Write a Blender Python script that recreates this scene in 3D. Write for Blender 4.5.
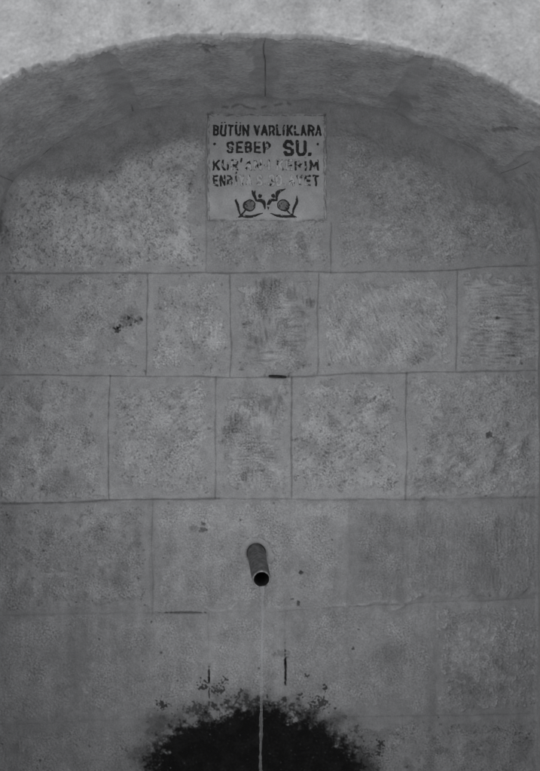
import bpy, math
import numpy as np

for o in list(bpy.data.objects):
    bpy.data.objects.remove(o)
S = bpy.context.scene
C = S.collection

# ------------------------------------------------------------------ camera
PX = 0.0026            # metres per photo pixel on the back wall of the niche
DIST = 2.4             # camera to back wall
ZC = 1.45              # eye height
DEPTH = 0.449          # depth of the niche
FS = (DIST - DEPTH) / DIST
cam = bpy.data.cameras.new('camera')
camo = bpy.data.objects.new('camera', cam)
C.objects.link(camo)
camo.location = (0, -DIST, ZC)
camo.rotation_euler = (math.radians(90), 0, 0)
cam.sensor_fit = 'VERTICAL'
cam.sensor_height = 24
cam.lens = 24 * DIST / (771 * PX)
cam.clip_start = 0.05
cam.clip_end = 500
S.camera = camo

# ------------------------------------------------------------------ light
SUN_EL, SUN_AZ = math.radians(77), math.radians(38)      # high sun raking the front of the fountain from the left
to_sun = (-math.cos(SUN_EL) * math.sin(SUN_AZ), -math.cos(SUN_EL) * math.cos(SUN_AZ), math.sin(SUN_EL))
w = bpy.data.worlds.new('World')
S.world = w
w.use_nodes = True
nt = w.node_tree
nt.nodes.clear()
sky = nt.nodes.new('ShaderNodeTexSky')
sky.sky_type = 'NISHITA'
sky.sun_disc = False
sky.sun_elevation = SUN_EL
sky.sun_rotation = math.atan2(to_sun[0], to_sun[1])
hs = nt.nodes.new('ShaderNodeHueSaturation')             # the photograph is black and white
hs.inputs['Saturation'].default_value = 0.06
bg = nt.nodes.new('ShaderNodeBackground')
bg.inputs['Strength'].default_value = 0.15
wo = nt.nodes.new('ShaderNodeOutputWorld')
nt.links.new(sky.outputs[0], hs.inputs['Color'])
nt.links.new(hs.outputs[0], bg.inputs['Color'])
nt.links.new(bg.outputs[0], wo.inputs['Surface'])
sl = bpy.data.lights.new('sun', 'SUN')
sl.energy = 3.2
sl.angle = math.radians(0.53)
sl.color = (1.0, 0.995, 0.985)
so = bpy.data.objects.new('sun', sl)
C.objects.link(so)
from mathutils import Vector
so.rotation_euler = Vector(to_sun).to_track_quat('Z', 'Y').to_euler()
so.location = Vector(to_sun) * 20
S.view_settings.view_transform = 'Standard'
S.view_settings.look = 'None'
S.view_settings.gamma = 1
S.view_settings.use_curve_mapping = False
S.view_settings.exposure = 0.42

# ------------------------------------------------------------------ helpers
rng = np.random.RandomState(11)
FSC = 1.0              # samples per nominal sample of the noise fields


def world(px, py, Y=0.0):
    k = (DIST + Y) / DIST
    return ((px - 270) * PX * k, Y, ZC + (385.5 - py) * PX * k)


def sstep(a, b, x):
    t = np.clip((x - a) / (b - a), 0, 1)
    return t * t * (3 - 2 * t)


def field(ny, nx, sx, sy=None, ang=0.0, band=True):
    """filtered white noise, unit variance; sx, sy = feature size in samples along / across ang"""
    if sy is None:
        sy = sx
    sx, sy = max(sx * FSC, 2.0), max(sy * FSC, 2.0)
    my, mx = ny + 64, nx + 64
    n = rng.standard_normal((my, mx))
    fy = np.fft.fftfreq(my)[:, None]
    fx = np.fft.rfftfreq(mx)[None, :]
    c, s = math.cos(ang), math.sin(ang)
    u = (fx * c + fy * s) * sx
    v = (-fx * s + fy * c) * sy
    r2 = u * u + v * v
    H = np.exp(-r2 * 1.5)
    if band:
        H = H * (1 - np.exp(-r2 * 4.0))
    o = np.fft.irfft2(np.fft.rfft2(n) * H, s=(my, mx))[:ny, :nx]
    return (o - o.mean()) / (o.std() + 1e-9)


def fractal(ny, nx, base, octs=5, gain=0.55):
    o = np.zeros((ny, nx))
    a = 1.0
    for i in range(octs):
        o += a * field(ny, nx, max(base / 2 ** i, 2.0))
        a *= gain
    return o / o.std()


def polydist(x, y, pts):
    d = np.full(x.shape, 1e9)
    for (ax, ay), (bx, by) in zip(pts[:-1], pts[1:]):
        vx, vy = bx - ax, by - ay
        L = vx * vx + vy * vy + 1e-12
        t = np.clip(((x - ax) * vx + (y - ay) * vy) / L, 0, 1)
        d = np.minimum(d, np.hypot(x - ax - t * vx, y - ay - t * vy))
    return d


def catmull(P, n):
    P = np.asarray(P, float)
    Q = np.vstack([2 * P[0] - P[1], P, 2 * P[-1] - P[-2]])
    out = []
    for i in range(1, len(Q) - 2):
        t = np.linspace(0, 1, n, endpoint=False)[:, None]
        p0, p1, p2, p3 = Q[i - 1], Q[i], Q[i + 1], Q[i + 2]
        out.append(0.5 * (2 * p1 + (p2 - p0) * t + (2 * p0 - 5 * p1 + 4 * p2 - p3) * t ** 2 + (3 * p1 - p0 - 3 * p2 + p3) * t ** 3))
    return np.vstack(out + [P[-1:]])


def grid_mesh(name, co, attrs, mat, parent=None, flip=False):
    """co: (ny, nx, 3) -> one smooth quad sheet with float point attributes"""
    ny, nx, _ = co.shape
    idx = np.arange(ny * nx).reshape(ny, nx)
    q = np.stack([idx[:-1, :-1], idx[1:, :-1], idx[1:, 1:], idx[:-1, 1:]], -1).reshape(-1, 4)
    if flip:
        q = q[:, ::-1]
    return raw_mesh(name, co.reshape(-1, 3), q, {k: v.reshape(-1) for k, v in attrs.items()}, mat, parent)


def raw_mesh(name, v, q, attrs, mat, parent=None, smooth=True):
    me = bpy.data.meshes.new(name)
    v = np.ascontiguousarray(v, dtype=np.float32)
    q = np.ascontiguousarray(q, dtype=np.int32)
    me.vertices.add(len(v))
    me.vertices.foreach_set('co', v.ravel())
    me.loops.add(q.size)
    me.loops.foreach_set('vertex_index', q.ravel())
    me.polygons.add(len(q))
    me.polygons.foreach_set('loop_start', np.arange(0, q.size, q.shape[1], dtype=np.int32))
    me.polygons.foreach_set('loop_total', np.full(len(q), q.shape[1], dtype=np.int32))
    me.polygons.foreach_set('use_smooth', np.full(len(q), smooth, dtype=bool))
    for k, a in attrs.items():
        at = me.attributes.new(k, 'FLOAT', 'POINT')
        at.data.foreach_set('value', np.ascontiguousarray(a, dtype=np.float32))
    me.update()
    me.validate()
    me.materials.append(mat)
    o = bpy.data.objects.new(name, me)
    C.objects.link(o)
    if parent:
        o.parent = parent
        o.matrix_parent_inverse.identity()
    return o


def thing(name, label, cat, loc=(0, 0, 0)):
    o = bpy.data.objects.new(name, None)
    o.empty_display_size = 0.05
    C.objects.link(o)
    o.location = loc
    o['label'] = label
    o['category'] = cat
    return o


def rel(v, root):
    return np.asarray(v, float) - np.array(root.location)


# ------------------------------------------------------------------ materials
TINT = (0.992, 0.998, 1.016)


def mat(name):
    m = bpy.data.materials.new(name)
    m.use_nodes = True
    t = m.node_tree
    return m, t, t.nodes['Principled BSDF']


def stone_mat(name, base, rough=0.9, grain=0.16, bump=0.0007, gscale=260):
    """colour = base grey x 'tone' attribute x fine grain; 'wet' lowers the roughness"""
    m, t, b = mat(name)
    N, L = t.nodes, t.links
    at = N.new('ShaderNodeAttribute'); at.attribute_name = 'tone'
    tc = N.new('ShaderNodeTexCoord')
    n1 = N.new('ShaderNodeTexNoise'); n1.inputs['Scale'].default_value = gscale
    n1.inputs['Detail'].default_value = 6; n1.inputs['Roughness'].default_value = 0.7
    n2 = N.new('ShaderNodeTexNoise'); n2.inputs['Scale'].default_value = 37
    n2.inputs['Detail'].default_value = 8; n2.inputs['Roughness'].default_value = 0.65
    for n in (n1, n2):
        L.new(tc.outputs['Object'], n.inputs['Vector'])
    r1 = N.new('ShaderNodeMapRange')
    r1.inputs['From Min'].default_value = 0.3; r1.inputs['From Max'].default_value = 0.7
    r1.inputs['To Min'].default_value = 1 - grain; r1.inputs['To Max'].default_value = 1 + grain
    r2 = N.new('ShaderNodeMapRange')
    r2.inputs['From Min'].default_value = 0.3; r2.inputs['From Max'].default_value = 0.7
    r2.inputs['To Min'].default_value = 1 - grain * .7; r2.inputs['To Max'].default_value = 1 + grain * .7
    L.new(n1.outputs['Fac'], r1.inputs['Value']); L.new(n2.outputs['Fac'], r2.inputs['Value'])
    m1 = N.new('ShaderNodeMath'); m1.operation = 'MULTIPLY'
    m2 = N.new('ShaderNodeMath'); m2.operation = 'MULTIPLY'
    L.new(at.outputs['Fac'], m1.inputs[0]); L.new(r1.outputs[0], m1.inputs[1])
    L.new(m1.outputs[0], m2.inputs[0]); L.new(r2.outputs[0], m2.inputs[1])
    vm = N.new('ShaderNodeVectorMath'); vm.operation = 'SCALE'
    vm.inputs[0].default_value = [base * c for c in TINT]
    L.new(m2.outputs[0], vm.inputs['Scale'])
    L.new(vm.outputs[0], b.inputs['Base Color'])
    wt = N.new('ShaderNodeAttribute'); wt.attribute_name = 'wet'
    rr = N.new('ShaderNodeMapRange')
    rr.inputs['To Min'].default_value = rough; rr.inputs['To Max'].default_value = 0.65
    L.new(wt.outputs['Fac'], rr.inputs['Value']); L.new(rr.outputs[0], b.inputs['Roughness'])
    b.inputs['Specular IOR Level'].default_value = 0.12
    bp = N.new('ShaderNodeBump'); bp.inputs['Strength'].default_value = 0.8
    bp.inputs['Distance'].default_value = bump
    L.new(n1.outputs['Fac'], bp.inputs['Height']); L.new(bp.outputs[0], b.inputs['Normal'])
    return m


M_WALL = stone_mat('niche_stone', 0.34, grain=0.2)
M_SOFFIT = stone_mat('soffit_stone', 0.34, grain=0.2)
M_FACADE = stone_mat('facade_stone', 0.365, grain=0.09, bump=0.0002, gscale=190)
M_MARBLE = stone_mat('plaque_marble', 0.40, rough=0.7, grain=0.10, bump=0.0002, gscale=300)
M_PAINT = stone_mat('black_letter_paint', 0.035, rough=0.7, grain=0.3, bump=0.0002, gscale=320)
M_GROUND = stone_mat('ground_paving', 0.25, grain=0.2, bump=0.002, gscale=40)


def metal(name, base, rough, metallic):
    m, t, b = mat(name)
    N, L = t.nodes, t.links
    tc = N.new('ShaderNodeTexCoord')
    n = N.new('ShaderNodeTexNoise'); n.inputs['Scale'].default_value = 90
    n.inputs['Detail'].default_value = 6
    L.new(tc.outputs['Object'], n.inputs['Vector'])
    r = N.new('ShaderNodeValToRGB')
    r.color_ramp.elements[0].position = 0.35; r.color_ramp.elements[1].position = 0.7
    r.color_ramp.elements[0].color = [base * .5 * c for c in TINT] + [1]
    r.color_ramp.elements[1].color = [base * 1.6 * c for c in TINT] + [1]
    L.new(n.outputs['Fac'], r.inputs['Fac']); L.new(r.outputs[0], b.inputs['Base Color'])
    b.inputs['Roughness'].default_value = rough
    b.inputs['Metallic'].default_value = metallic
    bp = N.new('ShaderNodeBump'); bp.inputs['Strength'].default_value = 0.5; bp.inputs['Distance'].default_value = 0.0006
    L.new(n.outputs['Fac'], bp.inputs['Height']); L.new(bp.outputs[0], b.inputs['Normal'])
    return m


M_IRON = metal('dull_pipe_iron', 0.11, 0.55, 0.3)
M_RIM = metal('worn_pipe_rim', 0.24, 0.5, 0.4)
M_RUST = metal('dark_rusty_iron', 0.02, 0.8, 0.1)
M_WATER, _t, _b = mat('falling_water')
_b.inputs['Base Color'].default_value = (0.97, 0.98, 1, 1)
_b.inputs['Roughness'].default_value = 0.12
_b.inputs['IOR'].default_value = 1.33
_b.inputs['Transmission Weight'].default_value = 0.94
_mx = _t.nodes.new('ShaderNodeMixShader'); _tp = _t.nodes.new('ShaderNodeBsdfTransparent')
_mx.inputs['Fac'].default_value = 0.47
_out = _t.nodes['Material Output']
_t.links.new(_tp.outputs[0], _mx.inputs[1]); _t.links.new(_b.outputs[0], _mx.inputs[2]); _t.links.new(_mx.outputs[0], _out.inputs['Surface'])
_n = _t.nodes.new('ShaderNodeTexNoise'); _n.inputs['Scale'].default_value = 160
_tc = _t.nodes.new('ShaderNodeTexCoord'); _bp = _t.nodes.new('ShaderNodeBump')
_bp.inputs['Strength'].default_value = 0.9; _bp.inputs['Distance'].default_value = 0.003
_t.links.new(_tc.outputs['Object'], _n.inputs['Vector']); _t.links.new(_n.outputs['Fac'], _bp.inputs['Height'])
_t.links.new(_bp.outputs[0], _b.inputs['Normal'])

# ------------------------------------------------------------------ ground
g = np.linspace(-1, 1, 41)
g = np.sign(g) * np.abs(g) ** 3 * 200
gx, gy = np.meshgrid(g, g)
ground = grid_mesh('ground', np.stack([gx, gy, np.zeros_like(gx)], -1), {'tone': np.ones_like(gx), 'wet': np.zeros_like(gx)}, M_GROUND, flip=True)
ground['kind'] = 'structure'

# ------------------------------------------------------------------ the fountain: facade, soffit with jambs, back wall
fountain = thing('stone_fountain', 'grey ashlar wall fountain with a deep round-topped arched niche', 'fountain', (0, 0, 0))

# matching points of the arch on the front face and on the back wall (photo pixels)
PAIR = [((-66, 1071.0), (-3, 943)), ((-66, 700), (-3, 620)), ((-66, 300), (-3, 300)), ((-65, 235), (-2, 245)), ((-62, 190), (4, 214)),
        ((-50, 142), (17, 184)), ((-22, 100), (40, 165)), ((20, 74.5), (66, 149)), ((67, 62), (100, 133)), ((103, 52), (137, 118)),
        ((143, 43.5), (166, 111)), ((177, 38.5), (195, 107)), ((265, 37), (265, 104)), ((345, 41), (330, 107)), ((400, 50.5), (366, 113.5)),
        ((428, 57), (390, 120)), ((466, 69), (424, 134)), ((504, 88), (450, 147)), ((539, 109), (472, 160)),
        ((580, 142), (494, 176)), ((598, 185), (518, 196)), ((603, 240), (531, 230)), ((603, 310), (537, 290)),
        ((603, 700), (537, 620)), ((603, 1071), (537, 943))]
dense_f = catmull([p[0] for p in PAIR], 60)
dense_b = catmull([p[1] for p in PAIR], 60)
uu = np.arange(len(dense_f)) / 60.0
seg = np.hypot(*np.diff(dense_f, axis=0).T)
wgt = np.where(dense_f[:-1, 1] > 330, 0.3, 1.0)
al = np.concatenate([[0], np.cumsum(seg * wgt)])
nu = int(al[-1] / 0.85)
sa = np.linspace(0, al[-1], nu)
U = np.interp(sa, al, uu)                                   # index parameter (integers = PAIR points)
Fp = np.stack([np.interp(sa, al, dense_f[:, k]) for k in (0, 1)], -1)
Bp = np.stack([np.interp(sa, al, dense_b[:, k]) for k in (0, 1)], -1)
FX = (Fp[:, 0] - 270) * PX * FS
FZ = ZC + (385.5 - Fp[:, 1]) * PX * FS
BX = (Bp[:, 0] - 270) * PX
BZ = ZC + (385.5 - Bp[:, 1]) * PX
# outward normal in the wall plane
tx, tz = np.gradient(FX), np.gradient(FZ)
tl = np.hypot(tx, tz)
NX, NZ = -tz / tl, tx / tl
# ragged chipped edge of the arch
edge = field(1, nu, 14)[0] * 0.0011 + field(1, nu, 5)[0] * 0.0011 + field(1, nu, 40)[0] * 0.0012
chip = np.maximum(0, field(1, nu, 12)[0] - 1.0) * 0.004
edge = (edge + chip) * np.where(Fp[:, 1] > 300, .25, 1.0)

# --- facade
rr = np.concatenate([[0, .0015, .003, .005], np.arange(0.007, 0.36, 0.0019), np.linspace(0.38, 2.6, 14)])
nr = len(rr)
dl = np.hypot(FX, np.maximum(FZ - ZC + 0.2, 0.0))
DX, DZ = FX / dl, np.maximum(FZ - ZC + 0.2, 0.0) / dl
bl = sstep(0.0, 0.5, rr)[:, None]
DX2 = NX[None] * (1 - bl) + DX[None] * bl
DZ2 = NZ[None] * (1 - bl) + DZ[None] * bl
fx_ = FX[None] + NX[None] * edge[None] * np.exp(-rr[:, None] / 0.01) + DX2 * rr[:, None]
fz_ = FZ[None] + NZ[None] * edge[None] * np.exp(-rr[:, None] / 0.01) + DZ2 * rr[:, None]
fz_ = np.maximum(fz_, 0)
f1, f2, f3 = fractal(nr, nu, 60, 5), field(nr, nu, 26), field(nr, nu, 6)
pits = np.maximum(0, field(nr, nu, 9) - 1.9)
round_ = (1 - np.clip(rr / 0.008, 0, 1)) ** 2
rough_edge = np.exp(-rr / 0.02)[:, None]
fh = f1 * 0.00012 + f3 * 0.00005 - pits * 0.00025 - round_[:, None] * 0.006 - rough_edge * np.maximum(0, field(nr, nu, 12) - .4) * 0.0012
ftone = 1 + 0.06 * f1 + 0.04 * f2 + .035 * field(nr, nu, 3.2) + .03 * field(nr, nu, 7) + 0.04 * field(nr, nu, 140)
ftone -= 0.10 * np.minimum(pits, 2)
dots = np.maximum(0, field(nr, nu, 7) - 2.6)
ftone -= np.minimum(dots * .8, .4)
pat = sstep(1.0, 2.0, fractal(nr, nu, 46, 4))
ftone -= 0.10 * pat * sstep(-0.3, 1, field(nr, nu, 5))
ftone -= 0.14 * rough_edge * sstep(.2, 1.4, field(nr, nu, 10))
for uj in (9.0, 15.0, 19.6, 5.2):                               # filled radial joints of the arch ring
    dj = np.abs(U - uj)[None] * np.gradient(sa, U).mean() * 0.0021 * (1 + 0 * rr[:, None])
    dj = dj + 0.002 * field(nr, nu, 60)
    b_ = np.exp(-(dj / 0.012) ** 2)
    ftone += 0.05 * b_ - 0.10 * np.exp(-((dj - .011) / 0.005) ** 2) * sstep(-.8, .8, f2)
facade = grid_mesh('facade', np.stack([fx_, -DEPTH - fh, fz_], -1), {'tone': np.clip(ftone, .3, 1.4), 'wet': fx_ * 0}, M_FACADE, fountain, flip=False)

# --- soffit and jambs
nv = 236
V = np.linspace(0, 1, nv)[:, None]
Vy = -DEPTH + 0.006 + V * (DEPTH + 0.012 - 0.006)
sx_ = FX[None] * (1 - V) + BX[None] * V
sz_ = FZ[None] * (1 - V) + BZ[None] * V
stepu = 0.0019
joints = [5.0, 9.0, 12.0, 15.0, 19.0]
jw = field(nv, nu, 60) * 0.0014
jstr = {5.0: .5, 9.0: .9, 12.0: .75, 15.0: .35, 19.0: .55}
js = np.zeros((nv, nu))
dj = np.full((nv, nu), 9.0)
side = np.zeros((nv, nu))
dsU = np.interp(U, uu[1:], np.diff(al) / np.diff(uu))
pos = sa
for k in joints:
    p0 = np.interp(k, U, pos)
    wd = np.abs((pos - p0)[None] * 0.0026 * FS + jw)
    js = np.where(wd < dj, jstr[k], js)
    dj = np.minimum(dj, wd)
stone = sstep(0.018, 0.034, dj + field(nv, nu, 22) * 0.003 + field(nv, nu, 60) * .004)
stone = stone * sstep(0.93, 0.80, V + 0.03 * field(nv, nu, 60))
sr = fractal(nv, nu, 44, 6)
sfine = field(nv, nu, 5)
tool = field(nv, nu, 16, 6, ang=math.radians(8))
spits = np.maximum(0, field(nv, nu, 6) - .9)
sh = stone * (0.004 + sr * 0.0006 + sfine * 0.0002 + tool * 0.00015 - spits * 0.0005) + (1 - stone) * field(nv, nu, 50) * 0.0008
joint_line = js * np.exp(-(dj / 0.0010) ** 2) * sstep(0.45, 0.8, V + 0.12 * field(nv, nu, 90) + .4 * (np.abs(U - 12)[None] < .5)) * sstep(1.0, .95, V)
sh -= 0.006 * joint_line
edge_fall = np.exp(-V / 0.02)
stone_tone = 1.03 + 0.06 * sr + 0.05 * sfine + 0.02 * tool - 0.11 * np.minimum(spits, 2)
mort_tone = 0.885 + 0.04 * fractal(nv, nu, 60, 4)
stone_tone = stone * stone_tone + (1 - stone) * mort_tone - 0.55 * joint_line
blot = sstep(.4, 1.8, fractal(nv, nu, 90, 4))
stone_tone -= 0.14 * blot
# small dark socket above the plaque, close to the arch edge
def soffit_mark(px, py, rx, ry, depth, dark):
    k = (DIST + Vy) / DIST
    qx = sx_ / (PX * k) + 270
    qy = 385.5 - (sz_ - ZC) / (PX * k)
    d = np.hypot((qx - px) / rx, (qy - py) / ry) + 0.25 * field(nv, nu, 10)
    m = sstep(1.2, .7, d)
    return m
m_ = soffit_mark(208, 46.5, 9, 4, 0, 0)
sh -= m_ * 0.006; stone_tone -= .45 * m_
mm = soffit_mark(503, 129, 13, 3, 0, 0)
sh -= mm * 0.004; stone_tone -= .3 * mm
m3 = soffit_mark(430, 69, 1.5, 2.0, 0, 0)
stone_tone -= .35 * m3
rx_ = NX[None] * (edge[None] * np.exp(-V * DEPTH / 0.012) - sh * sstep(0, .03, V))
rz_ = NZ[None] * (edge[None] * np.exp(-V * DEPTH / 0.012) - sh * sstep(0, .03, V))
soffit = grid_mesh('arch_soffit', np.stack([sx_ + rx_, Vy + 0 * sx_, np.maximum(sz_ + rz_, 0)], -1),
                   {'tone': np.clip(stone_tone, .15, 1.5), 'wet': sx_ * 0}, M_SOFFIT, fountain, flip=True)

# --- back wall, laid out on the photo's pixel grid (0.56 px = 1.5 mm)
ST = 0.56
FSC = 0.75 / ST
xs = np.arange(-16, 553, ST)
ys = np.arange(88, 944, ST)
nx, ny = len(xs), len(ys)
X, Y = np.meshgrid(xs, ys)
wx = X + field(ny, nx, 70) * 1.0 + field(ny, nx, 20) * 0.35
wy = Y + field(ny, nx, 70) * 1.0 + field(ny, nx, 20) * 0.35
H1 = [(-20, 273.5), (120, 273), (330, 272), (400, 272), (462, 269.5), (490, 267), (560, 265)]
H2 = [(-20, 375), (60, 375.5), (200, 377), (280, 377), (330, 375), (400, 372.5), (560, 370.5)]
H3 = [(-20, 504), (60, 502.5), (110, 500.5), (220, 499), (300, 500), (400, 500), (480, 498), (560, 496)]
H4 = [(-20, 615.5), (100, 614), (165, 613), (206, 613), (280, 611.5), (345, 606), (400, 604), (470, 601), (560, 597)]
H5 = [(-20, 726), (60, 722), (160, 718), (340, 717), (470, 716), (560, 712)]
def hy(H, x):
    return np.interp(x, [p[0] for p in H], [p[1] for p in H])
# blocks: row top, row bottom, x0, x1, kind, tone, relief
TOP = [(-20, 96), (560, 96)]
BOT = [(-20, 840), (560, 840)]
B = [
 (TOP, H1, -14, 206, 'worm', 1.06, 1.0), (TOP, H1, 206, 331, 'pit', 0.94, 0.55), (TOP, H1, 331, 560, 'lump', 0.92, 1.1),
 (H1, H2, -14, 146, 'blotch', 1.00, 0.7), (H1, H2, 146, 230, 'fleck', 1.05, 0.8), (H1, H2, 230, 318, 'comb', 0.95, 1.0),
 (H1, H2, 318, 457, 'chisel', 1.02, 0.9), (H1, H2, 457, 560, 'horiz', 1.02, 0.8),
 (H2, H3, -14, 108, 'blotch', 1.02, 0.9), (H2, H3, 108, 215, 'pit', 1.01, 0.7), (H2, H3, 215, 291, 'comb', 1.0, 0.7),
 (H2, H3, 291, 406, 'pit', 1.01, 0.9), (H2, H3, 406, 560, 'lump', 0.98, 1.4),
 (H3, H4, -14, 152, 'blotch', 0.93, 0.6), (H3, H4, 152, 348, 'fine', 1.0, 0.6), (H3, H4, 348, 560, 'vcomb', 0.84, 0.9),
 (H4, H5, -14, 78, 'fine', 0.94, 0.3), (H4, H5, 78, 208, 'fine', 0.94, 0.35), (H4, H5, 208, 285, 'fine', 1.0, 0.3),
 (H4, H5, 285, 435, 'fine', 0.95, 0.5), (H4, H5, 435, 560, 'bump', 0.95, 0.9),
 (H5, BOT, -14, 160, 'fine', 0.9, 0.4), (H5, BOT, 160, 345, 'fine', 0.9, 0.4), (H5, BOT, 345, 560, 'blotch', 0.92, 0.7),
]
R = math.radians
F = {
 'sp': np.clip(field(ny, nx, 40), -1.5, 1.5),
 'fr': fractal(ny, nx, 44, 6), 'fr2': fractal(ny, nx, 24, 5), 'big': fractal(ny, nx, 130, 5), 'hi': field(ny, nx, 3.7), 'mid': field(ny, nx, 9),
 'v': field(ny, nx, 3.6, 17, 0), 'h': field(ny, nx, 20, 3.5, 0), 'd1': field(ny, nx, 14, 3.6, R(68)), 'd2': field(ny, nx, 12, 3.6, R(38)),
 'd3': field(ny, nx, 15, 4.5, R(-28)), 'gr': field(ny, nx, 2.5), 'patch': field(ny, nx, 55), 'patch2': field(ny, nx, 90),
}
h = np.zeros((ny, nx)); tone = np.zeros((ny, nx)); rough = np.zeros((ny, nx))
mort = 0.955 + 0.030 * F['big'] + 0.02 * F['fr2'] + 0.012 * F['hi']
mort_h = 0.0006 * F['patch'] + 0.00022 * F['fr2']
irr = 3.2 * F['patch'] + 2.2 * F['mid'] + 1.6 * F['fr2']
for (T, Bo, x0, x1, kind, tn, am) in B:
    d = np.minimum(np.minimum(wx - x0, x1 - wx), np.minimum(wy - hy(T, wx), hy(Bo, wx) - wy))
    inb = d >= 0
    inset = 10 if kind not in ('fine',) else 7
    if kind == 'worm':
        inset = 8
    wd_ = 7 if kind in ('fine', 'vcomb') else 2.5
    p = sstep(inset - wd_, inset + wd_, d + irr * .9 + .9 * F['hi'])
    fr, hi, mid = F['fr'], F['hi'], F['mid']
    if kind == 'worm':
        net = sstep(.15, 1.3, np.abs(F['mid'] * .8 + .6 * F['hi']))
        k = 0.00045 * fr - 0.0013 * sstep(.7, 1.6, mid * .7 + hi * .7)
        t = 1.05 + 0.05 * fr - 0.16 * sstep(.65, 1.6, mid * .6 + hi * .85) + 0.06 * sstep(.3, 1.5, -mid) + .11 * sstep(.8, 1.8, F['d2']) * sstep(90, 150, X) * sstep(170, 200, Y)
    elif kind == 'pit':
        q = sstep(.9, 1.9, hi * .8 + mid * .6)
        k = 0.0004 * fr - 0.0018 * q
        t = 1.0 + 0.04 * fr - 0.11 * q + 0.08 * sstep(1.2, 2.4, -hi) - 0.07 * sstep(.9, 1.9, F['fr2']) + .04 * F['d3'] * sstep(0, 1, F['patch'])
    elif kind == 'lump':
        k = 0.0006 * F['fr2'] + 0.0006 * fr - 0.0011 * sstep(.8, 1.8, hi * .6 + F['fr2'] * .7)
        rg = np.abs(F['fr2'] * .8 + .5 * mid)
        t = .985 + .02 * F['fr2'] + .03 * fr + .05 * sstep(.5, .05, rg) - .07 * sstep(1.3, 2.6, rg + .4 * hi) + 0.13 * sstep(.9, 2., F['d3']) * sstep(-.4, .8, F['patch']) - .07 * sstep(.8, 1.8, -F['d3'])
    elif kind == 'blotch':
        k = 0.0005 * fr + 0.0003 * F['fr2'] - 0.0012 * sstep(1.2, 2.2, mid * .7 + hi * .6)
        t = 1.0 + 0.045 * fr - 0.13 * sstep(.5, 1.6, F['fr2'] * .7 + fr * .6) - 0.12 * sstep(1.3, 2.1, hi * .7 + mid * .7)
    elif kind == 'fleck':
        q = sstep(.5, 1.6, F['v'] * .75 + F['h'] * .55)
        k = 0.0004 * fr + 0.0010 * q - .0012 * sstep(1, 2, hi * .8 + mid * .5)
        t = 0.98 + 0.05 * fr + 0.22 * q * sstep(-.6, .8, F['patch']) - 0.15 * sstep(1, 2, hi * .8 + mid * .5)
    elif kind == 'comb':
        q = F['v'] * sstep(-.4, .5, F['patch']) + F['h'] * sstep(.4, -.5, F['patch'])
        k = 0.0005 * fr + 0.0004 * q
        t = 0.97 + 0.05 * fr + 0.07 * sstep(.3, 1.8, q) - 0.10 * sstep(.4, 1.8, -q) - .10 * sstep(.6, 1.6, F['fr2'])
    elif kind == 'chisel':
        q = sstep(.6, 1.7, F['d1'] * sstep(420, 360, X) + F['d2'] * sstep(360, 420, X))
        q2 = sstep(.7, 1.8, -F['d1'])
        k = 0.0003 * fr + 0.0009 * q - 0.0007 * q2
        t = 0.99 + 0.045 * fr + 0.13 * q - 0.08 * q2
    elif kind == 'horiz':
        q = F['h']
        k = 0.0004 * fr + 0.0006 * q
        t = 1.0 + 0.05 * fr + 0.09 * sstep(.3, 1.8, q) - 0.12 * sstep(.5, 1.8, -q)
    elif kind == 'vcomb':
        q = F['v']
        k = 0.0003 * fr + 0.0004 * q
        t = 0.99 + 0.05 * fr + 0.05 * sstep(.3, 1.8, q) - 0.06 * sstep(.4, 1.8, -q)
    elif kind == 'bump':
        q = sstep(.5, 1.5, mid * .8 + hi * .5)
        k = 0.0003 * fr + 0.0009 * q
        t = 0.98 + 0.04 * fr + 0.12 * q - 0.06 * sstep(.8, 1.8, -mid)
    else:
        k = 0.0003 * fr + 0.0002 * hi - 0.0008 * sstep(1.6, 2.4, hi)
        t = 1.0 + 0.045 * fr + 0.03 * hi + .13 * sstep(1.5, 2.3, mid * .8 - hi * .5) - 0.12 * sstep(1.7, 2.5, hi) + 0.10 * sstep(1.9, 2.6, -hi)
    kk = (0.0012 if kind in ('fine', 'vcomb') else 0.0018) + k * am * (1.0 if kind in ('fine', 'vcomb') else 1.7) + .00020 * F['gr'] + .00022 * hi
    tt = tn * (1 + (t - 1) * (1.25 if kind in ('fine', 'vcomb') else 1.95) + (.080 + .035 * F['sp']) * F['gr'] + .10 * sstep(1.5, 2.7, F['gr'] * .5 - hi * .9) - .08 * sstep(1.6, 2.6, hi * .8 + F['gr'] * .5))
    h = np.where(inb, mort_h * (1 - p) + kk * p, h)
    tone = np.where(inb, mort * (0.35 + .65 * tn) * (1 - p) + tt * p, tone)
    rough = np.where(inb, p, rough)
tone = np.where(tone == 0, mort, tone)

# joints: thin scored lines, fading in and out
def line(pts, w=0.9, depth=0.0028, dark=0.5, fade=0.5, ext=None):
    global h, tone
    d = polydist(wx * .35 + X * .65, wy * .35 + Y * .65, pts)
    w *= .8; dark *= .8; depth *= .75 * min(1, dark / .36)
    f = sstep(-1.4 + fade * 1.4, .3 + fade, F['patch2'] + .5 * F['patch'] + 1.0)
    w = w * np.clip(.95 + .28 * F['patch'] + .22 * F['mid'], .45, 1.9)
    m = np.exp(-(d / w) ** 2) * (1 - fade * .8 + fade * .8 * f)
    h = h - depth * m
    tone = tone * (1 - dark * m)
line(H1, 0.95, 0.003, .50, .25); line(H2, 0.95, 0.003, .48, .3); line(H3, 1.3, 0.003, .36, .3)
line(H3[:4], 1.0, 0.002, .3, .2)
line(H4[:4], 1.2, 0.002, .20, .5); line(H4[4:], 1.0, 0.002, .25, .4); line(H4[3:5], .8, .001, .10, .5)
line(H5[:3], 1.8, 0.0015, .14, .5); line(H5[3:], 1.3, 0.0015, .20, .5)
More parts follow.
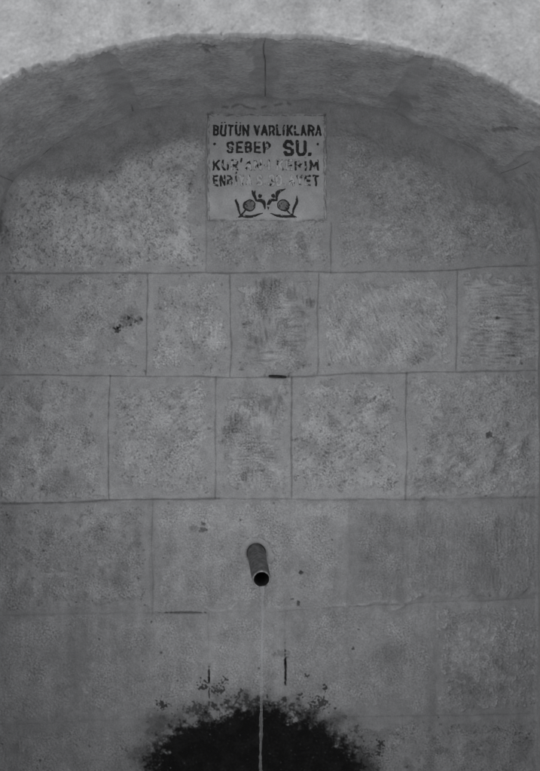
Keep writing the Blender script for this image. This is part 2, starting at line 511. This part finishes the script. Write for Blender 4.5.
for x, a, b, dk, fd in [(206, 108, 272, .30, .4), (331, 222, 272, .42, .2), (146.5, 274, 375, .5, .15), (230, 274, 376, .5, .2), (318, 273, 374, .42, .3),
                    (457, 271, 371, .42, .3), (108.5, 376, 500, .55, .1), (215.5, 377, 499, .42, .3), (291.5, 377, 500, .55, .1), (406.5, 373, 500, .5, .2),
                    (152, 503, 612, .25, .4), (208, 613, 660, .16, .3), (285, 612, 655, .16, .3), (435, 602, 716, .08, .5), (348, 502, 605, .05, .5)]:
    line([(x + .6, a), (x - .4, (a * 2 + b) / 3), (x + .5, (a + 2 * b) / 3), (x - .2, b)], .9, .0026, dk, fd)

def spot(px, py, rx, ry, depth, dark, jag=.3, soft=.35):
    global h, tone
    d = np.hypot((X - px) / rx, (Y - py) / ry) + jag * F['hi'] * .6 + jag * F['mid'] * .5
    m = sstep(1 + soft, 1 - soft, d)
    h = h - depth * m
    tone = tone * (1 - dark * m)
# split joints showing as dark slots above the stain
spot(209, 676, .9, 9, .010, .65, .3); spot(209, 693, .8, 9, .006, .5, .5); spot(285.5, 670, 1.0, 12, .012, .75, .25); spot(285, 655, .7, 8, .004, .4, .5); spot(281, 653, 7, 3, .001, .25, .8)
# hole and its crumbs, bored pits, small dark dots; painted shade round pipe root
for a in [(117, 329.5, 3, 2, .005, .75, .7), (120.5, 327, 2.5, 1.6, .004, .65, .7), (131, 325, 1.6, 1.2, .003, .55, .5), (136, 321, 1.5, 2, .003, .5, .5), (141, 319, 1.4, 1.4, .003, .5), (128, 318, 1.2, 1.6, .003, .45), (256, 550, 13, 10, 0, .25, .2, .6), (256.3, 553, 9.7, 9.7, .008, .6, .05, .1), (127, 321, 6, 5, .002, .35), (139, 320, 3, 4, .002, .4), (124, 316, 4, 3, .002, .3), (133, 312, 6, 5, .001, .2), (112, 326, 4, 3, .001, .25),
          (489, 435, 2.6, 2.6, .005, .65), (498, 318, 2, 1.6, .003, .55), (300.5, 572.5, 1.8, 1.5, .004, .75), (298.5, 602.5, 1.6, 2.2, .003, .6), (292, 599, 1.6, 1.2, .002, .5),
          (203, 530, 4, 2.2, .003, .55), (194, 528, 7, 2, .001, .25), (203, 524, 2, 2, .003, .5), (353, 649, 1.4, 1.4, .003, .6), (163, 402, 4, 4.5, .001, .15), (178, 167, 6, 3, .001, .25),
          (300, 238, 5, 6, .002, .3), (304, 246, 3, 4, .002, .25), (333, 422, 6, 6, .001, .22), (328, 383, 7, 4, .001, .22), (22, 305, 16, 18, .0005, .13), (26, 312, 9, 7, .0005, .12),
          (33, 400, 8, 9, .001, .22), (45, 455, 7, 7, .001, .10), (66, 484, 22, 14, .0, .15), (266, 455, 6, 5, .001, .22), (382, 410, 6, 7, .001, .22), (499, 445, 7, 9, .002, .3), (525, 450, 5, 6, .002, .25),
          (445, 425, 14, 10, .001, .14), (440, 478, 20, 12, .001, .18), (455, 452, 10, 6, .001, .2), (505, 533, 14, 9, .001, .2), (420, 530, 22, 14, .0, .10), (498, 525, 4, 7, .001, .15),
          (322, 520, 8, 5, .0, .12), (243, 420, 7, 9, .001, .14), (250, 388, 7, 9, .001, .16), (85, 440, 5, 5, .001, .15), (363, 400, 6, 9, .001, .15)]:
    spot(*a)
for a in [(164, 401, 2.2, 2.6), (84, 484, 2.2, 2.6), (106, 511, 4, 3), (438, 145, 4, 5), (489, 324, 6, 5), (503, 238, 6, 4)]:    # pale chips
    d = np.hypot((X - a[0]) / a[2], (Y - a[1]) / a[3]) + .3 * F['hi']
    tone = tone + .13 * sstep(1.3, .6, d)
for _ in range(60):                                          # scattered specks
    spot(rng.uniform(0, 540), rng.uniform(280, 765), rng.uniform(.7, 1.4), rng.uniform(.7, 1.3), .0015, rng.uniform(.2, .6), .2)
# darker band below the ledge of the spout course, pale mortar above it
bel = Y - hy(H3, X) + .8 * F['patch']
tone *= 1 - .09 * sstep(0, 1.5, bel) * sstep(9, 3, bel + 2 * F['mid']) + 0
# raised smears of mortar
def ridge(pts, w, hh, tn, jag=1.0):
    global h, tone
    d = polydist(wx, wy, pts)
    m = np.exp(-(d / w) ** 2) * sstep(-1.0, .5, F['mid'] * jag + .4)
    h = h + hh * m
    tone = tone + tn * m
ridge([(206, 606), (216, 611), (232, 609), (240, 603)], 1.5, .003, .2, .5); ridge([(240, 606), (262, 606), (300, 607)], 2.5, .001, .05)
ridge([(346, 605), (362, 603), (385, 600), (400, 602), (428, 592)], 2.4, .005, .2, .5); ridge([(392, 608), (402, 604)], 2, .004, .2, .5)
ridge([(315, 592), (325, 589), (338, 590)], 2.0, .002, .08); ridge([(300, 610), (345, 604)], 1.4, .002, .12, .5)
ridge([(352, 492), (420, 494), (490, 491), (545, 489)], 3.0, .003, .05); ridge([(0, 497), (60, 495), (108, 494)], 3.0, .003, .04)
ridge([(0, 608), (70, 606), (150, 606)], 3.0, .002, .04); ridge([(410, 597), (480, 594), (540, 590)], 3.5, .003, .05)
ridge([(250, 538), (262, 536), (272, 544)], 2.5, .003, .07)
spot(184, 612.7, 19, 1.0, .004, .42, .2)                     # open joint end, left of the spout
spot(152, 560, 3, 40, .0, .12, .3); spot(78, 660, 10, 46, .0, .10, .4); spot(436, 655, 9, 45, .0, .07, .4)
# dampness and painted light falloff, darker from the spout course down, in streaks
damp_falloff = .45 * sstep(495, 545, Y + 8 * F['patch2'] - 14 * np.exp(-((X - 235) / 70) ** 2)) + .55 * sstep(560, 760, Y + 14 * F['patch2'] + 6 * F['v'])
tone *= 1 - 0.45 * damp_falloff * (1 - .35 * np.exp(-((X - 250) / 80) ** 2))
streak = field(ny, nx, 16, 150, 0)
tone *= 1 + 0.03 * streak * sstep(480, 560, Y)
calc = sstep(.7, 2.2, field(ny, nx, 34) * .6 + F['fr2'] * .7) * sstep(585, 640, Y)
tone *= 1 + .05 * calc
# fillet of mortar where the wall meets the arch
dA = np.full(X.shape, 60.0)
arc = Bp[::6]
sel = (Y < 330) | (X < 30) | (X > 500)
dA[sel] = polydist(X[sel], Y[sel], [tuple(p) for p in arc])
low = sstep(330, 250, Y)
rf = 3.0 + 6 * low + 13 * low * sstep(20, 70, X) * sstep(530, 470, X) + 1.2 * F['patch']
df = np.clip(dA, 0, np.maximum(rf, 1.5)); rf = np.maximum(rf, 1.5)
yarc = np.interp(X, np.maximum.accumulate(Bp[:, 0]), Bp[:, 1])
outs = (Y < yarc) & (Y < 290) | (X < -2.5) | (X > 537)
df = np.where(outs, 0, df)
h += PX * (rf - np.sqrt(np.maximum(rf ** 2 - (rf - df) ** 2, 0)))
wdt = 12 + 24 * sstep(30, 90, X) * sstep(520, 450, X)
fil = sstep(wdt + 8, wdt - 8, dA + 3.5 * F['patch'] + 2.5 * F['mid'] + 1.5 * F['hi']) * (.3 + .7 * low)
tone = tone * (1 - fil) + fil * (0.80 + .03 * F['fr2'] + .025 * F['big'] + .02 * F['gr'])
tone *= 1 - .45 * np.exp(-(polydist(X, Y, [(1, 232), (3, 218), (6, 206), (12, 196)]) / 1.6) ** 2) * sstep(-.6, .6, F['mid'])
spot(2, 228, 4, 9, .002, .3, .5); spot(88, 168, 10, 4, 0, .2, .5)
# wall under and round the plaque
pl = np.minimum(np.minimum(X - 206, 327.5 - X), np.minimum(Y - 112.5, 222 - Y))
h = np.where(pl > 1.5, -0.006, h)
lip = np.exp(-((pl + 1.5) / 2.0) ** 2)
h += .0020 * lip * sstep(-1, .6, F['mid'])
crk = polydist(wx, wy, [(208, 113), (222, 110.5), (244, 111.5), (262, 109.5), (284, 107.5), (292, 109)])
tone *= 1 - .45 * np.exp(-(crk / 1.0) ** 2) * sstep(-.9, .5, F['mid'])
# black algae crust round the falling water
n1 = .50 * F['patch2'] + .5 * F['patch'] + .35 * F['fr']
rad = np.hypot((X - 254) / 137, np.minimum(Y - 797, 0) / 107)
sx1 = 1 - rad
cl_ = F['fr'] * .40 + F['fr2'] * .55 + F['mid'] * .5 + F['hi'] * .45 + .15 * F['gr']
lat = sstep(40, 105, np.abs(X - 253))                        # the sides fade softly, the top is flaky
q0 = sx1 + .015 * n1
veil = sstep(-.20, .20, q0 + .05 * F['fr'] + .02 * F['fr2'])
core = sstep(-.06, .23, q0 - .015 + .045 * cl_)
flake = sstep(-.05, .05, q0 - .10 + .085 * cl_)
crumb = sstep(.95, 1.45, cl_ + 4 * np.clip(q0, -.4, .15)) * sstep(-.12, .0, q0)
blk = np.maximum(np.maximum(core, .62 * veil ** 1.4), np.maximum(flake * (.84 - .25 * lat), .75 * crumb * (1 - .5 * lat)))
blk = blk * (1 - .5 * sstep(.7, 1.3, -cl_ - 9 * np.maximum(q0 - .12, 0))) * (Y > 640)
blk = np.clip(blk, 0, 1)
for a in [(163, 704, 4.5, 4), (366, 762, 6, 10), (325, 688, 2, 3), (319, 704, 8, 5), (205, 686, 5, 3.5), (380, 747, 3, 6), (218, 690, 5, 4), (225, 681, 3, 2.5), (306, 675, 2, 2)]:
    d = np.hypot((X - a[0]) / a[2], (Y - a[1]) / a[3]) + .35 * F['mid'] + .25 * F['hi']
    blk = np.maximum(blk, .8 * sstep(1.3, .6, d + .25 * F['hi']))
algae = 0.010 + .004 * F['fr2'] + .003 * F['hi'] + .05 * sstep(2.0, 3.0, F['hi'])
tone = tone * (1 - blk) + np.clip(algae, .003, .3) * blk
h = h * (1 - .5 * blk) + .0008 * blk * (1 + .5 * F['fr2'])
wet = blk * .6
kx = (X - 270) * PX
kz = np.maximum(ZC + (385.5 - Y) * PX, 0)
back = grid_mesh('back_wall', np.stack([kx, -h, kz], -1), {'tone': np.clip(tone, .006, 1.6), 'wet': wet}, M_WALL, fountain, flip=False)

FSC = 1.0
# ------------------------------------------------------------------ the plaque
GL = {
 'A': [[(0, 0), (.5, 1), (1, 0)], [(.2, .3), (.8, .3)]],
 'B': [[(0, 0), (0, 1), (.65, 1), (.92, .88), (.92, .66), (.65, .54), (0, .54)], [(.65, .54), (1, .4), (1, .14), (.7, 0), (0, 0)]],
 'E': [[(1, 1), (0, 1), (0, 0), (1, 0)], [(0, .5), (.85, .5)]],
 'I': [[(.5, 0), (.5, 1)]],
 'K': [[(0, 0), (0, 1)], [(1, 1), (0, .42)], [(.3, .58), (1, 0)]],
 'L': [[(0, 1), (0, 0), (1, 0)]],
 'M': [[(0, 0), (.08, 1), (.5, .2), (.92, 1), (1, 0)]],
 'N': [[(0, 0), (0, 1), (1, 0), (1, 1)]],
 'P': [[(0, 0), (0, 1), (.7, 1), (1, .85), (1, .6), (.7, .45), (0, .45)]],
 'R': [[(0, 0), (0, 1), (.7, 1), (1, .85), (1, .62), (.7, .48), (0, .48)], [(.5, .48), (1, 0)]],
 'S': [[(1, .82), (.8, 1), (.2, 1), (0, .85), (0, .65), (.2, .53), (.8, .45), (1, .32), (1, .14), (.8, 0), (.2, 0), (0, .18)]],
 'T': [[(0, 1), (1, 1)], [(.5, 1), (.5, 0)]],
 'U': [[(0, 1), (0, .2), (.22, 0), (.78, 0), (1, .2), (1, 1)]],
 'V': [[(0, 1), (.5, 0), (1, 1)]],
 'Y': [[(0, 1), (.5, .48), (1, 1)], [(.5, .48), (.5, 0)]],
 '3': [[(0, .9), (.25, 1), (.8, 1), (1, .85), (1, .65), (.75, .53), (.35, .53)], [(.75, .53), (1, .4), (1, .15), (.8, 0), (.2, 0), (0, .12)]],
 '0': [[(.25, 0), (0, .2), (0, .8), (.25, 1), (.75, 1), (1, .8), (1, .2), (.75, 0), (.25, 0)]],
 '-': [[(0, .45), (1, .45)]],
}
PS = 0.2
pxs = np.arange(206.2, 327.4, PS)
pys = np.arange(112.6, 222.0, PS)
pnx, pny = len(pxs), len(pys)
PXg, PYg = np.meshgrid(pxs, pys)
jx = PXg + .22 * field(pny, pnx, 40) + .07 * field(pny, pnx, 10)
jy = PYg + .22 * field(pny, pnx, 40) + .07 * field(pny, pnx, 10)


def glyph(ch, x0, x1, yt, yb, r):
    """signed distance (px) to a hand-cut letter whose ink fills x0..x1, yt..yb"""
    sd = np.full((pny, pnx), 50.0)
    i0, i1 = max(int((yt - 4 - pys[0]) / PS), 0), int((yb + 3 - pys[0]) / PS)
    j0, j1 = max(int((x0 - 3 - pxs[0]) / PS), 0), int((x1 + 3 - pxs[0]) / PS)
    sl = (slice(i0, i1), slice(j0, j1))
    a, b = jx[sl], jy[sl]
    loc = np.full(a.shape, 50.0)
    base = {'Ü': 'U', 'İ': 'I'}.get(ch, ch)
    rv = r * .95
    if base == '.':
        loc = np.maximum(np.abs(a - (x0 + x1) / 2) - r, np.abs(b - (yb - r)) - r)
    elif base == "'":
        loc = polydist(a, b, [((x0 + x1) / 2 + .5, yt - 1.2), ((x0 + x1) / 2 - .4, yt + 2.2)]) - r * .8
    elif base == '*':
        loc = np.hypot(a - (x0 + x1) / 2, b - (yt + yb) / 2) - r
    else:
        for pl_ in GL[base]:
            pts = [(x0 + r + u * (x1 - x0 - 2 * r), yb - rv - v * (yb - yt - 2 * rv)) for u, v in pl_]
            loc = np.minimum(loc, polydist(a, b, pts) - r)
        cx_ = (x0 + x1) / 2
        if ch == 'Ü':
            for s in (-1, 1):
                loc = np.minimum(loc, np.hypot(a - cx_ - s * 1.7, b - (yt - 2.1)) - .85)
        if ch == 'İ':
            loc = np.minimum(loc, np.hypot(a - cx_, b - (yt - 2.2)) - .9)
    sd[sl] = loc
    return sd


# (character, x0, x1, wear) ; rows in photo pixels
def spread(word, x0, x1, gap=.9, wear=0.0, narrow={'I': .5, 'İ': .5, 'L': .85, 'M': 1.35, 'N': 1.1, '-': .7, '.': .45, "'": .4}):
    ws = [narrow.get(c, 1.0) for c in word]
    unit = (x1 - x0 - gap * (len(word) - 1)) / sum(ws)
    out, x = [], x0
    for i, (c, ww) in enumerate(zip(word, ws)):
        out.append((c, x, x + unit * ww, wear[i] if isinstance(wear, (list, tuple)) else wear))
        x += unit * ww + gap
    return out


LINES = [
 (125.0, 136.2, 1.12, spread('BÜTÜN', 212.8, 249.2, .9, .04)), (125.0, 136.2, 1.12, spread('VARLIKLARA', 253.6, 321.5, .8, .04)),
 (142.2, 146.8, 1.35, [('*', 212.8, 215.8, 0)]), (141.8, 153.4, 1.2, spread('SEBEP', 226.5, 270.3, 1.6, .06)),
 (140.2, 156.2, 1.65, spread('SU', 283.2, 306.5, 1.8, .02) + [('.', 308, 311, 0)]), (142.2, 146.8, 1.35, [('*', 316, 319, 0)]),
 (159.8, 170.8, 1.08, spread("KUR'AN", 212.6, 262.0, 1.6, [.10, .30, .6, .15, .70, .74]) + spread('-I', 264, 270, 1.0, [.97, .95])),
 (159.8, 170.8, 1.08, spread('KERİM', 276.5, 319.0, 1.6, [.82, .72, .3, .35, .10])),
 (175.2, 186.2, 1.08, spread('ENB', 212.6, 232.6, 1.2, [.08, .10, .45]) + spread('İYA', 234.6, 252, 1.0, [.82, .95, .97])),
 (175.2, 186.2, 1.08, spread('S.', 256.5, 266, 1, [.97, .98])),
 (175.2, 186.2, 1.08, spread('30.', 268.2, 286, 1.0, [.96, .95, .98])),
 (175.2, 186.2, 1.08, spread('AYET', 288.2, 319, 1.5, [.9, .6, .45, .06])),
]
wn = fractal(pny, pnx, 26, 5)
wn2 = np.argsort(np.argsort(wn.ravel())).reshape(wn.shape) / wn.size        # uniform 0..1
sd_all = np.full((pny, pnx), 50.0)
paint_masks = []
fadeL = np.zeros((pny, pnx))
for (yt, yb, r, letters) in LINES:
    pm = np.zeros((pny, pnx), bool)
    for (ch, x0, x1, wr) in letters:
        sd = glyph(ch, x0, x1, yt, yb, r)
        sd_all = np.minimum(sd_all, sd)
        pm |= (sd < -.05) & (wn2 > wr * .9)
        fadeL = np.maximum(fadeL, np.where(sd < .5, wr, 0))
    paint_masks.append(pm)


def brush(pts, r0, r1, r2):
    """tapered curved stroke: radius r0 -> r1 (middle) -> r2"""
    P = catmull(pts, 14)
    t = np.linspace(0, 1, len(P))
    rad = np.where(t < .5, r0 + (r1 - r0) * np.sin(t * math.pi), r2 + (r1 - r2) * np.sin(t * math.pi))
    d = np.full((pny, pnx), 50.0)
    i0, i1 = int((P[:, 1].min() - 4 - pys[0]) / PS), int((P[:, 1].max() + 4 - pys[0]) / PS)
    j0, j1 = int((P[:, 0].min() - 4 - pxs[0]) / PS), int((P[:, 0].max() + 4 - pxs[0]) / PS)
    sl = (slice(i0, i1), slice(j0, j1))
    for (x, y), r in zip(P, rad):
        d[sl] = np.minimum(d[sl], np.hypot(jx[sl] - x, jy[sl] - y) - r)
    return d - .3


def flower(m):
    """carved flower spray; m mirrors about the middle of the plaque"""
    def q(p):
        return [((x if not m else 532.6 - x), y) for x, y in p]
    k = [brush(q([(236.0, 196.7), (236.1, 201.5), (238.2, 207.5), (240.0, 214.6)]), .2, 1.05, .3),     # tall outer leaf
         brush(q([(239.0, 217.0), (241.8, 214.2), (245.4, 210.6)]), .5, .5, .5),                       # stem
         brush(q([(236.7, 217.7), (242, 216.4), (252, 216.6), (262.0, 213.4)]), .3, 1.15, .2),         # low leaf
         brush(q([(260.6, 195.4), (260.0, 196.0), (259.4, 196.8)]), 1.0, 1.5, 1.0),                    # small round petal
         brush(q([(256.0, 200.2), (261.3, 200.6), (264.0, 204.0), (264.5, 209.0)]), .5, 1.5, .3)]      # drooping petal
    if m:
        k.append(brush([(276.6, 200.0), (276.6, 195.6), (279.0, 191.8), (284.2, 189.3)], .8, 1.5, .2))    # big curled petal
    else:
        k += [brush([(252.0, 191.0), (253.6, 194.4), (255.6, 199.0)], .2, .75, .6), brush([(254.6, 191.6), (255.0, 195.0), (256.4, 199.6)], .3, .7, .5)]
    d = k[0]
    for e in k[1:]:
        d = np.minimum(d, e)
    c = q([(249.4, 205.4)])[0]
    sg = -1 if m else 1
    ax_, ay_ = (jx - c[0]) * sg * .87 - (jy - c[1]) * .5, (jx - c[0]) * sg * .5 + (jy - c[1]) * .87
    ex = np.hypot(ax_ / 1.24, ay_ / 1.14)
    ring = np.abs(ex - 4.55) - .45 - .35 * (ax_ < 0) * np.clip(-ax_ / 4, 0, 1)
    core = np.maximum(ex - 4.2, 0.35 - np.abs(np.sin((jx - c[0]) * 1.2 + (jy - c[1]) * (.8 if not m else -.8))) * .9)
    return np.minimum(d, ring), np.minimum(core, 50), ex, ax_, ay_


flowers = []
hpl = 0.00018 * fractal(pny, pnx, 60, 5)
tpl = 0.98 + .055 * fractal(pny, pnx, 120, 6) + .03 * field(pny, pnx, 8)
tpl -= .05 * sstep(.6, 1.8, fractal(pny, pnx, 50, 4))
for m in (False, True):
    d, core, ex, ax_, ay_ = flower(m)
    sd_all = np.minimum(sd_all, d)
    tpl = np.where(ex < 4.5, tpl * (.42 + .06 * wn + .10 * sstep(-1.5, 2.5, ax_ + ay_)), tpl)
    flowers.append((d < 0) & (wn2 > .05) | ((core < 0) & (ex < 4.2) & (wn2 > .75)))
cut = sstep(.25, -.5, sd_all)
hpl -= .0012 * cut
tpl += cut * .27 * sstep(.3, .6, fadeL)
rim_ = np.exp(-((sd_all - .45) / .42) ** 2) * sstep(.35, .6, fadeL)
tpl -= .42 * rim_ * sstep(-.9, .5, field(pny, pnx, 14))
# edge: worn arris with a scored border line
e = np.minimum(np.minimum(PXg - 206.2, 327.2 - PXg), np.minimum(PYg - 112.6, 221.8 - PYg))
ej = e + .28 * field(pny, pnx, 40) + .12 * field(pny, pnx, 12)
hpl -= .0045 * sstep(1.6, 0, ej)
tpl *= 1 - .28 * sstep(3.2, 1.5, ej) * sstep(-1.2, .4, field(pny, pnx, 50))
eb = np.minimum(np.minimum(PXg - 206.2, 327.2 - PXg), PYg - 112.6) + .35 * field(pny, pnx, 30)
sc = np.exp(-((eb - 3.0) / .55) ** 2) * sstep(-.9, .6, field(pny, pnx, 26) + .2)
hpl -= .0009 * sc
tpl *= 1 - .5 * sc
cor = np.exp(-np.hypot((PXg - 325) / 3, (PYg - 120) / 7) ** 2) + np.exp(-np.hypot((PXg - 209) / 3, (PYg - 116) / 3) ** 2) + .6 * np.exp(-np.hypot((PXg - 326) / 2, (PYg - 150) / 14) ** 2)
tpl *= 1 - .45 * np.clip(cor, 0, 1) * sstep(-.2, .7, field(pny, pnx, 14))
tpl *= 1 - .25 * np.clip(np.exp(-((PYg - 222) / 3) ** 2), 0, 1) * sstep(-.8, .6, field(pny, pnx, 30))
tpl += .03 * sstep(185, 205, PYg + 3 * field(pny, pnx, 50))

plaque = thing('stone_plaque', 'pale square marble plaque with black Turkish lettering and two carved flowers, set under the arch', 'plaque', world(266.7, 222, 0))
PFACE = 0.0035
vx_, _, vz_ = world(PXg, PYg)
front = np.stack([vx_, -(PFACE + hpl), vz_], -1)
# slab: front sheet plus skirt going into the wall
ring_i = np.concatenate([np.arange(pnx), (np.arange(1, pny) * pnx + pnx - 1), ((pny - 1) * pnx + np.arange(pnx - 2, -1, -1)), np.arange(pny - 2, 0, -1) * pnx])
vf = front.reshape(-1, 3)
sk = vf[ring_i].copy(); sk[:, 1] = 0.02
idx = np.arange(pny * pnx).reshape(pny, pnx)
q1 = np.stack([idx[:-1, :-1], idx[1:, :-1], idx[1:, 1:], idx[:-1, 1:]], -1).reshape(-1, 4)
n0 = len(vf); m_r = len(ring_i)
a_ = np.arange(m_r); b_ = (a_ + 1) % m_r
q2 = np.stack([ring_i[a_], ring_i[b_], n0 + b_, n0 + a_], -1)
tall = np.concatenate([np.clip(tpl, .1, 1.5).ravel(), np.full(m_r, .7)])
raw_mesh('slab', rel(np.vstack([vf, sk]), plaque), np.vstack([q1, q2]), {'tone': tall, 'wet': tall * 0}, M_MARBLE, plaque)


def paint(name, mask):
    m = mask[:-1, :-1]
    ii, jj = np.nonzero(m)
    if len(ii) == 0:
        return
    q = np.stack([idx[ii, jj], idx[ii + 1, jj], idx[ii + 1, jj + 1], idx[ii, jj + 1]], -1)
    u, inv = np.unique(q.ravel(), return_inverse=True)
    v = vf[u].copy()
    v[:, 1] -= 0.00035
    t = np.ones(len(u))
    raw_mesh(name, rel(v, plaque), inv.reshape(-1, 4), {'tone': t, 'wet': t * 0}, M_PAINT, plaque)


for pm, (_a, _b2, _c, lt) in zip(paint_masks, LINES):
    paint('painted_dot' if lt[0][0] == '*' else 'painted_word', pm)
for fl in flowers:
    paint('flower_ornament', fl)

# ------------------------------------------------------------------ the spout
LP = 0.16
root_ = np.array(world(256.3, 553.0, 0.0))
mouth = np.array(world(261.6, 579.5, -LP))
spout = thing('water_pipe', 'short dull iron spout pipe jutting out of the wall below the middle', 'pipe', tuple(root_))


def tube_rings(c, r, ax, n=40, squash=None):
    ax = ax / np.linalg.norm(ax)
    up = np.array([0, 0, 1.0]); s = np.cross(ax, up); s /= np.linalg.norm(s); t = np.cross(s, ax)
    a = np.linspace(0, 2 * math.pi, n, endpoint=False)
    return c + r * (np.cos(a)[:, None] * s + np.sin(a)[:, None] * t)


def lathe(name, prof, m, parent, n=40, wob=0.0):
    """prof: list of (centre, radius) along the axis"""
    ax = mouth - root_
    V_ = []
    for k, (c, r) in enumerate(prof):
        R_ = tube_rings(np.asarray(c), r, ax, n)
        V_.append(R_)
    V_ = np.array(V_)
    if wob:
        V_ += wob * rng.standard_normal(V_.shape)
    k = len(prof)
    id_ = np.arange(k * n).reshape(k, n)
    q = np.stack([id_[:-1], np.roll(id_[:-1], -1, 1), np.roll(id_[1:], -1, 1), id_[1:]], -1).reshape(-1, 4)
    return raw_mesh(name, rel(V_.reshape(-1, 3), parent), q, {}, m, parent)


axv = (mouth - root_) / np.linalg.norm(mouth - root_)
Lp = np.linalg.norm(mouth - root_)
ro, ri = 0.0228, 0.0187
pr = [(root_ + axv * s, ro * (1.02 - .02 * s / Lp)) for s in np.linspace(-.04, Lp - .004, 14)]
pr += [(root_ + axv * (Lp - .0022), ro * .995)]
lathe('barrel', pr, M_IRON, spout, wob=.00015)
rimp = [(mouth - axv * .0022, ro * .995), (mouth - axv * .0008, ro * .985), (mouth, ro * .955), (mouth + axv * .0002, (ro + ri) / 2),
        (mouth, ri * 1.03), (mouth - axv * .001, ri)]
lathe('rim', rimp, M_RIM, spout, wob=.0001)
lathe('bore', [(mouth - axv * s, ri) for s in (.001, .01, .05, .1, .19)] + [(mouth - axv * .19, .0005)], M_RUST, spout)
# rough mortar collar round the root
cl = []
nC = 64
aC = np.linspace(0, 2 * math.pi, nC, endpoint=False)
jag = field(1, nC * 4, 14)[0][:nC]
rows = [(.0242, -.004), (.0252, .0022), (.030, .0042), (.034, .0032), (.040, .001), (.047, -.004)]
up_ = np.array([0, 0, 1.0])
for rC, hC in rows:
    f = 1 + .10 * jag * (rC > .029)
    cl.append(np.stack([root_[0] + rC * f * np.cos(aC), -(hC + .0008 * jag * (rC > .029)), root_[2] + rC * f * np.sin(aC) * 1.02], -1))
cl = np.array(cl)
idc = np.arange(len(rows) * nC).reshape(len(rows), nC)
qc = np.stack([idc[:-1], idc[1:], np.roll(idc[1:], -1, 1), np.roll(idc[:-1], -1, 1)], -1).reshape(-1, 4)
tC = np.tile(.92 + .05 * jag, len(rows))
raw_mesh('mortar_collar', rel(cl.reshape(-1, 3), spout), qc, {'tone': tC, 'wet': tC * 0}, M_WALL, spout)

# ------------------------------------------------------------------ the falling water
lipz = mouth[2] - ri * .97
wst = np.array([mouth[0] + .0015, mouth[1] - .002, lipz])
stream = thing('water_stream', 'thin clear thread of water falling from the iron spout', 'water', (wst[0], wst[1], 0))
nS, nA = 700, 18
zs = np.concatenate([np.linspace(0, 1, nS)])
aS = np.linspace(0, 2 * math.pi, nA, endpoint=False)
w4 = field(1, nS, 4)[0]
w1, w2, w3 = field(1, nS, 40)[0], field(1, nS, 13)[0], field(1, nS, 60)[0]
Vs = []
for i in range(nS):
    z = wst[2] + .003 - zs[i] * (wst[2] - 0.0)
    fall = wst[2] - z
    cx = wst[0] - .0035 * min(fall / .4, 1) + .0007 * w3[i]
    cy = wst[1] - .012 * math.sqrt(max(fall, 0)) + .0005 * w1[i]
    r = .0041 + .0005 * w1[i] + .0005 * w2[i] + .00025 * w4[i] + .0022 * math.exp(-fall / .012) - .0012 * min(fall, .6)
    r = max(r, .0025)
    tw = i * .05 + .6 * w3[i]
    e_ = 1 + .22 * np.cos(2 * (aS - tw))
    Vs.append(np.stack([cx + r * e_ * np.cos(aS), cy + r * .8 * e_ * np.sin(aS), np.full(nA, z)], -1))
Vs = np.array(Vs)
ids = np.arange(nS * nA).reshape(nS, nA)
qs = np.stack([ids[:-1], ids[1:], np.roll(ids[1:], -1, 1), np.roll(ids[:-1], -1, 1)], -1).reshape(-1, 4)
raw_mesh('falling_water', rel(Vs.reshape(-1, 3), stream), qs, {}, M_WATER, stream)

# ------------------------------------------------------------------ iron wedge in the joint below the middle course
def wedge(name, label, cat, c, half, out, tilt):
    """flat forged bar end: tapered, rounded, slightly bent, buried at the back"""
    t = thing(name, label, cat, c)
    n = 20
    prof = []
    for k, (y, sx, sz) in enumerate([(.012, .9, .9), (0, .95, .95), (-out * .5, 1.0, 1.0), (-out * .85, .98, .92), (-out, .9, .75), (-out - .0008, .5, .35)]):
        a = np.linspace(0, 2 * math.pi, n, endpoint=False)
        ca, sa_ = np.cos(a), np.sin(a)
        xx = np.sign(ca) * np.abs(ca) ** .5 * half[0] * sx
        zz = np.sign(sa_) * np.abs(sa_) ** .6 * half[1] * sz + tilt * xx - .0006 * (xx / half[0]) ** 2
        prof.append(np.stack([xx, np.full(n, y), zz], -1))
    P_ = np.array(prof)
    i_ = np.arange(P_.shape[0] * n).reshape(-1, n)
    q = np.stack([i_[:-1], np.roll(i_[:-1], -1, 1), np.roll(i_[1:], -1, 1), i_[1:]], -1).reshape(-1, 4)
    raw_mesh('bar_end', P_.reshape(-1, 3), q, {}, M_RUST, t)
    return t


wedge('iron_wedge', 'small flat dark iron wedge driven into the mortar joint above the middle stone', 'wedge', world(277.5, 376.3, 0), (.0235, .0036), .009, -.06)
